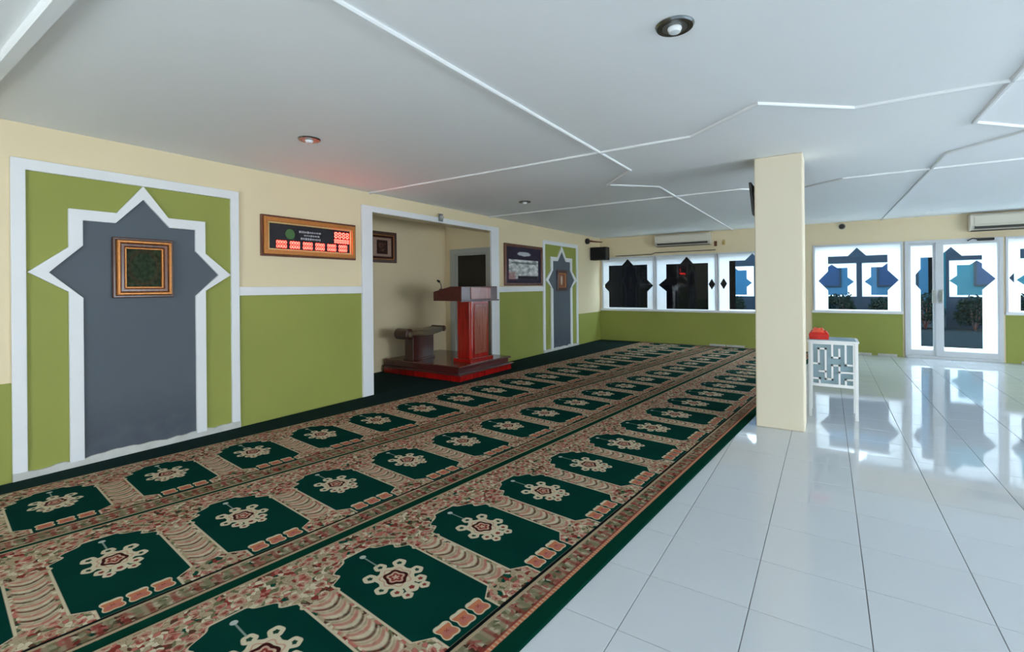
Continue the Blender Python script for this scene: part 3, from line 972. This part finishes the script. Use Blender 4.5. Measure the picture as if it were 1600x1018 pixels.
# ------------------------------------------------------------------ air conditioners
def aircon(x0, x1, z0, z1, label):
    t = thing('air_conditioner', label, 'air conditioner', ((x0 + x1) / 2, L, z0), 'wall air conditioners')
    h = z1 - z0
    prof = [(0.0, z0), (0.0, z1), (0.17, z1), (0.205, z1 - 0.03), (0.215, z0 + h * 0.30), (0.17, z0 + 0.035), (0.12, z0)]
    MB().prism([(-d, z) for d, z in prof], x0, x1, lambda a, b, t_: (t_, L + a, b)).build('casing', 'ac', t, bevel=0.012)
    MB().box(x0 + 0.05, x1 - 0.05, L - 0.222, L - 0.205, z0 + h * 0.36, z1 - 0.045).build('front_cover', 'ac', t, bevel=0.006)
    MB().prism([(-0.219, z0 + h * 0.25), (-0.176, z0 + 0.03), (-0.168, z0 + 0.034), (-0.208, z0 + h * 0.27)], x0 + 0.06, x1 - 0.06, lambda a, b, t_: (t_, L + a - 0.006, b)).build('air_outlet', 'ac_dark', t)
    MB().box(x0 + 0.07, x1 - 0.07, L - 0.226, L - 0.17, z0 + 0.072, z0 + 0.08).build('louvre', 'ac', t)
    MB().box(x0 + 0.02, x1 - 0.02, L - 0.16, L - 0.02, z0 - 0.004, z0 + 0.004).build('under_seam', 'ac_dark', t)
    return t


aircon(1.53, 2.82, 2.385, 2.665, 'white wall air conditioner above the second dark window')
aircon(7.22, 8.45, 2.365, 2.665, 'white wall air conditioner above the glass door')

# loudspeaker and bracket in the far left corner
t = thing('loudspeaker', 'black box loudspeaker on a bracket in the far left corner', 'loudspeaker', (0.22, 11.36, 2.09))
MB().box(0.01, 0.44, 11.22, 11.46, 2.09, 2.42).build('cabinet', 'black', t, bevel=0.012)
MB().box(0.03, 0.42, 11.208, 11.222, 2.11, 2.40).build('grille', 'dark_grille', t, bevel=0.005)
MB().tube([(0.0, 11.42, 2.25), (0.06, 11.42, 2.25)], 0.03, 10).build('wall_mount', 'black', t)
t = thing('wall_bracket', 'dark round bracket with a thin arm above the loudspeaker', 'bracket', (0.0, 11.0, 2.56))
MB().lathe([(0.06, 0.0), (0.075, 0.02), (0.07, 0.07), (0.03, 0.10)], (0.0, 11.0, 2.56), 'X', 20).build('mount', 'black', t, smooth=True)
MB().tube([(0.08, 11.0, 2.57), (0.2, 11.02, 2.545), (0.42, 11.05, 2.52)], [0.024, 0.02, 0.012], 10).build('arm', 'brown_frame', t, smooth=True)
cb = MB().tube([(0.44, L - 0.012, 2.21), (1.4, L - 0.012, 2.215), (1.48, L - 0.012, 2.25), (2.9, L - 0.012, 2.255)], 0.009, 6).build('cable', 'black')
tag(cb, 'thin dark cable running along the top of the dark windows', 'cable')
for x_, z_, mt, lb_ in ((2.90, 2.40, 'brown_frame', 'small brown wall hook right of the left air conditioner'), (3.08, 2.42, 'gold_pale', 'small pale wall hook right of the brown one')):
    t = thing('wall_hook', lb_, 'hook', (x_, L, z_), 'small hooks on the far wall')
    MB().box(x_ - 0.03, x_ + 0.03, L - 0.02, L, z_ - 0.06, z_ + 0.06).build('back_plate', mt, t, bevel=0.006)
    MB().tube([(x_, L - 0.02, z_ - 0.02), (x_, L - 0.07, z_ - 0.03), (x_, L - 0.08, z_ + 0.02)], 0.014, 8).build('peg', mt, t, smooth=True)
t = thing('motion_sensor', 'small dark round sensor high on the far wall', 'sensor', (5.33, L, 2.60))
MB().lathe([(0.05, 0), (0.045, -0.03), (0.03, -0.06), (0.0, -0.065)], (5.33, L, 2.61), 'Y', 16).build('dome', 'black', t, smooth=True)
MB().lathe([(0.062, 0), (0.062, -0.008)], (5.33, L, 2.61), 'Y', 16).build('base', 'steel', t)

# television on the pillar
t = thing('television', 'thin black flat screen fixed to the left side of the pillar', 'television', (4.44, 5.55, 2.12))
MB().prism([(5.36, 2.14), (5.74, 2.14), (5.74, 2.47), (5.36, 2.47)], 0, 0.025, lambda a, b, d: (4.412 + d + (2.47 - b) * 0.09, a, b)).build('casing', 'black', t, bevel=0.004)
MB().prism([(5.38, 2.16), (5.72, 2.16), (5.72, 2.45), (5.38, 2.45)], -0.002, 0, lambda a, b, d: (4.412 + d + (2.47 - b) * 0.09, a, b)).build('screen', 'door_dark', t)
MB().box(4.435, 4.466, 5.48, 5.62, 2.24, 2.38).build('mount', 'steel', t)


# ------------------------------------------------------------------ ceiling downlights
def downlight(x, y, label):
    t = thing('downlight', label, 'ceiling light', (x, y, H), 'ceiling downlights')
    MB().lathe([(0.058, -0.001), (0.062, -0.012), (0.085, -0.012), (0.092, -0.004), (0.092, -0.0005)], (x, y, H), 'Z', 32).build('rim', 'chrome', t, smooth=True)
    MB().lathe([(0.060, -0.0125), (0.054, -0.006), (0.044, -0.004)], (x, y, H), 'Z', 32).build('reflector', 'steel', t, smooth=True)
    MB().lathe([(0.030, -0.002), (0.034, -0.018), (0.026, -0.034), (0.0, -0.040)], (x, y, H), 'Z', 24).build('bulb', 'bulb', t, smooth=True)


downlight(4.46, 2.38, 'round chrome ceiling downlight nearest the camera')
downlight(1.41, 2.40, 'round ceiling downlight before the large star panel')
downlight(1.31, 6.01, 'round ceiling downlight in front of the pulpit niche')

# ------------------------------------------------------------------ white lattice side table
t = thing('side_table', 'white metal side table with a fretwork apron beside the pillar', 'table', (5.11, 6.23, 0))
tx0, tx1, ty0, ty1 = 4.895, 5.335, 6.05, 6.45
ZT = 0.825
for x_ in (tx0, tx1 - 0.03):
    for y_ in (ty0, ty1 - 0.03):
        MB().box(x_, x_ + 0.03, y_, y_ + 0.03, 0, ZT - 0.02).build('leg', 'lattice', t, bevel=0.003)
MB().box(tx0 - 0.008, tx1 + 0.008, ty0 - 0.008, ty1, ZT - 0.02, ZT).build('tabletop', 'lattice', t, bevel=0.004)
MB().box(tx0 + 0.02, tx1 - 0.02, ty0 + 0.02, ty1 - 0.02, ZT, ZT + 0.006).build('glass_top', 'cyan_panel', t)
ap = MB().prism(rect(tx0 + 0.03, tx1 - 0.03, 0.335, ZT - 0.02), 0, 0.02, lambda a, b, d: (a, ty0 + 0.004 + d, b), holes=[rect(tx0 + 0.045, tx1 - 0.045, 0.365, ZT - 0.04)]).build('apron_frame', 'lattice', t)
MB().box(tx0 + 0.04, tx1 - 0.04, ty0 + 0.03, ty0 + 0.034, 0.35, ZT - 0.03).build('backing_panel', 'cyan_panel', t)
U, V = (tx1 - tx0 - 0.09) / 9.0, (ZT - 0.04 - 0.365) / 11.0
fx, fz = tx0 + 0.045, 0.365
BARS = [  # fretwork drawn on a 9 x 11 grid: (u0, v0, u1, v1)
    (1.3, 5.5, 1.3, 9.7), (0.0, 5.5, 1.3, 5.5), (1.3, 9.7, 2.9, 9.7), (2.9, 1.3, 2.9, 9.7), (2.9, 1.3, 4.4, 1.3), (4.4, 1.3, 4.4, 5.2),
    (4.4, 5.2, 6.0, 5.2), (6.0, 0.0, 6.0, 5.2), (7.4, 5.5, 7.4, 11.0), (7.4, 5.5, 9.0, 5.5), (4.4, 7.4, 4.4, 11.0), (4.4, 7.4, 6.0, 7.4), (6.0, 7.4, 6.0, 9.7),
    (0.0, 1.3, 1.5, 1.3), (1.5, 0.0, 1.5, 1.3), (7.4, 0.0, 7.4, 1.5), (7.4, 1.5, 9.0, 1.5), (1.5, 3.4, 2.9, 3.4), (6.0, 3.4, 9.0, 3.4)]
for (p0, q0, p1, q1) in BARS:
    hw_ = 0.009
    MB().box(fx + min(p0, p1) * U - hw_, fx + max(p0, p1) * U + hw_, ty0 + 0.008, ty0 + 0.026, fz + min(q0, q1) * V - hw_, fz + max(q0, q1) * V + hw_).build('fret_bar', 'lattice', t)
for y_ in (ty0 + 0.006, ):
    for x_ in (tx0 + 0.006, tx1 - 0.024):
        MB().box(x_, x_ + 0.016, ty0 + 0.03, ty1 - 0.03, 0.335, 0.36).build('side_rail', 'lattice', t)

# red packet on the table
t = thing('wrapped_packet', 'red and orange wrapped packet on the white side table', 'packet', (4.99, 6.2, ZT + 0.006))
def lump(x0, x1, y0, y1, z0, z1, seed):
    mb = MB()
    nx, ny = 8, 6
    vs, fs = [], []
    for layer in (0, 1, 2):
        for i in range(nx + 1):
            for j in range(ny + 1):
                a, b = i / nx, j / ny
                ed = min(a, 1 - a, b, 1 - b)
                k = [0.0, 0.55, 1.0][layer]
                sh = [0.03, 0.0, 0.12][layer]
                x = x0 + (x1 - x0) * (sh + a * (1 - 2 * sh))
                y = y0 + (y1 - y0) * (sh + b * (1 - 2 * sh))
                z = z0 + (z1 - z0) * k
                if layer == 2: z += (z1 - z0) * (0.35 * noise.noise(Vector((a * 3.1, b * 3.3, seed))) - 0.10)
                vs.append((x, y, z))
    n = (nx + 1) * (ny + 1)
    idx = lambda l, i, j: l * n + i * (ny + 1) + j
    for i in range(nx):
        for j in range(ny):
            fs.append((idx(0, i, j), idx(0, i, j + 1), idx(0, i + 1, j + 1), idx(0, i + 1, j)))
            fs.append((idx(2, i, j), idx(2, i + 1, j), idx(2, i + 1, j + 1), idx(2, i, j + 1)))
    for l in (0, 1):
        for i in range(nx):
            for j in (0, ny):
                fs.append((idx(l, i, j), idx(l, i + 1, j), idx(l + 1, i + 1, j), idx(l + 1, i, j)))
        for j in range(ny):
            for i in (0, nx):
                fs.append((idx(l, i, j), idx(l, i, j + 1), idx(l + 1, i, j + 1), idx(l + 1, i, j)))
    used = sorted({v for f in fs for v in f})
    mp = {v: k for k, v in enumerate(used)}
    return mb.add([vs[v] for v in used], [tuple(mp[v] for v in f) for f in fs])


lump(4.90, 5.085, 6.09, 6.30, ZT + 0.006, ZT + 0.095, 1.0).build('wrapping', 'red_pack', t)
lump(4.935, 5.04, 6.11, 6.25, ZT + 0.075, ZT + 0.125, 4.0).build('crumpled_top', 'orange_pack', t)

# ------------------------------------------------------------------ outside
MB().box(-4, 16, L + 0.2, 40, -0.25, 0.10).build('outdoor_ground', 'paving', kind='structure')
MB().box(-1.4, 12.9, L + 0.2, 13.0, 0.10, 0.112).build('outdoor_surface', 'white', kind='structure')  # unseen white strip, added to bounce sky light onto the window film
MB().box(-1.5, 3.05, 13.5, 13.7, 0.10, 2.9).build('wall_backdrop', 'dark_wall', kind='structure')  # invented black wall, put in so the left windows look dark
MB().box(-1.7, -1.5, L + 0.2, 13.7, 0.10, 2.9).build('wall_backdrop_side', 'dark_wall', kind='structure')

# second glazed screen across the yard, with the same star film
YS = 19.0
for n, (x0, x1) in enumerate(((1.55, 2.88), (3.05, 4.38), (4.53, 5.86), (6.0, 7.33), (8.09, 9.30), (9.45, 10.75))):
    r = struct('window_%d' % (8 + n), ((x0 + x1) / 2, YS, 0.1))
    MB().prism(rect(x0 - 0.07, x1 + 0.07, 0.10, 3.4), 0, 0.06, lambda a, b, d: (a, YS - d, b), holes=[rect(x0, x1, 1.02, 2.11)]).build('frame', 'slate_outer', r)
    c_ = (x0 + x1) / 2
    h_ = clip_hole(c_, 0.43, 1.07, 1.96, 1.5, 0.15, 0.60, 2.085)
    MB().prism(rect(x0, x1, 1.02, 2.11), 0, 0.004, lambda a, b, d: (a, YS - 0.02 - d, b), holes=[h_]).build('frosted_film', 'film', r)
    MB().box(x0, x1, YS - 0.015, YS - 0.01, 1.02, 2.11).build('pane', 'glass', r)


def shrub(x, y, sx, sy, h, seed, label):
    rnd = random.Random(seed)
    mb = MB()
    for q in range(900):
        a, b = rnd.uniform(0, 2 * PI), rnd.uniform(-0.6, 1)
        r = (0.72 + 0.28 * rnd.random()) * (1 + 0.18 * noise.noise(Vector((math.cos(a) * 2, math.sin(a) * 2, b * 2 + seed))))
        k = math.sqrt(max(0, 1 - b * b)) ** 0.6
        p = Vector((math.cos(a) * k * sx * r, math.sin(a) * k * sy * r, h * (0.45 + 0.5 * b * r)))
        if p.z < 0.02: continue
        d = Vector((rnd.uniform(-1, 1), rnd.uniform(-1, 1), rnd.uniform(-0.4, 1))).normalized()
        e = d.orthogonal().normalized() * 0.035
        d = d * 0.10
        mb.add([p, p + d * 0.5 + e, p + d, p + d * 0.5 - e], [(0, 1, 2, 3)])
    t = thing('shrub', label, 'shrub', (x, y, 0.10), 'hedge across the yard')
    mb.v = [v + Vector((x, y, 0.10)) for v in mb.v]
    mb.build('foliage', 'leaf', t, kind='stuff')
    st = MB()
    for q in range(4):
        a = q * 1.7 + seed
        st.tube([(x, y, 0.10), (x + 0.1 * math.cos(a), y + 0.1 * math.sin(a), 0.4), (x + 0.3 * sx * math.cos(a), y + 0.3 * sy * math.sin(a), 0.1 + h * 0.8)], [0.02, 0.016, 0.008], 6)
    st.build('stem', 'bench_wood', t)


for i, (sx_, sl) in enumerate(((2.3, 'dark leafy shrub across the yard seen left of the pillar'), (5.4, 'dark leafy shrub behind the left half of the window beside the door'),
                               (6.5, 'dark leafy shrub behind the right half of the window beside the door'), (7.45, 'dark leafy shrub seen through the narrow door leaf'),
                               (8.5, 'dark leafy shrub seen through the wide door leaf'), (9.7, 'dark leafy shrub behind the window at the right edge'))):
    shrub(sx_, 18.2, 0.40, 0.40, 0.95 + 0.12 * (i % 2), i * 3.7, sl)


def building(x0, x1, y0, y1, h, mat, label, cols, rows):
    t = thing('building', label, 'building', ((x0 + x1) / 2, (y0 + y1) / 2, 0.1))
    MB().box(x0, x1, y0, y1, 0.1, h).build('walls', mat, t)
    MB().box(x0 - 0.2, x1 + 0.2, y0 - 0.2, y1 + 0.2, h, h + 0.25).build('roof', 'paving', t)
    for i in range(cols):
        for j in range(rows):
            cx = x0 + (x1 - x0) * (i + 0.5) / cols
            cz = 1.2 + j * 2.6 + 0.7
            w_ = MB().prism(rect(cx - 0.55, cx + 0.55, cz - 0.6, cz + 0.7), -0.02, 0.05, lambda a, b, d: (a, y0 - d, b), holes=[rect(cx - 0.48, cx + 0.48, cz - 0.53, cz + 0.63)]).build('window', 'slate_outer', t)
            MB().box(cx - 0.48, cx + 0.48, y0 - 0.03, y0 - 0.015, cz - 0.53, cz + 0.63).build('pane', 'building_glass', w_)


building(-1.0, 8.7, 27.0, 33.0, 6.0, 'blue_building', 'dark blue building beyond the yard, left of the teal one', 4, 2)
building(9.2, 17.0, 26.0, 33.0, 6.2, 'teal_building', 'teal building beyond the yard behind the door', 3, 2)
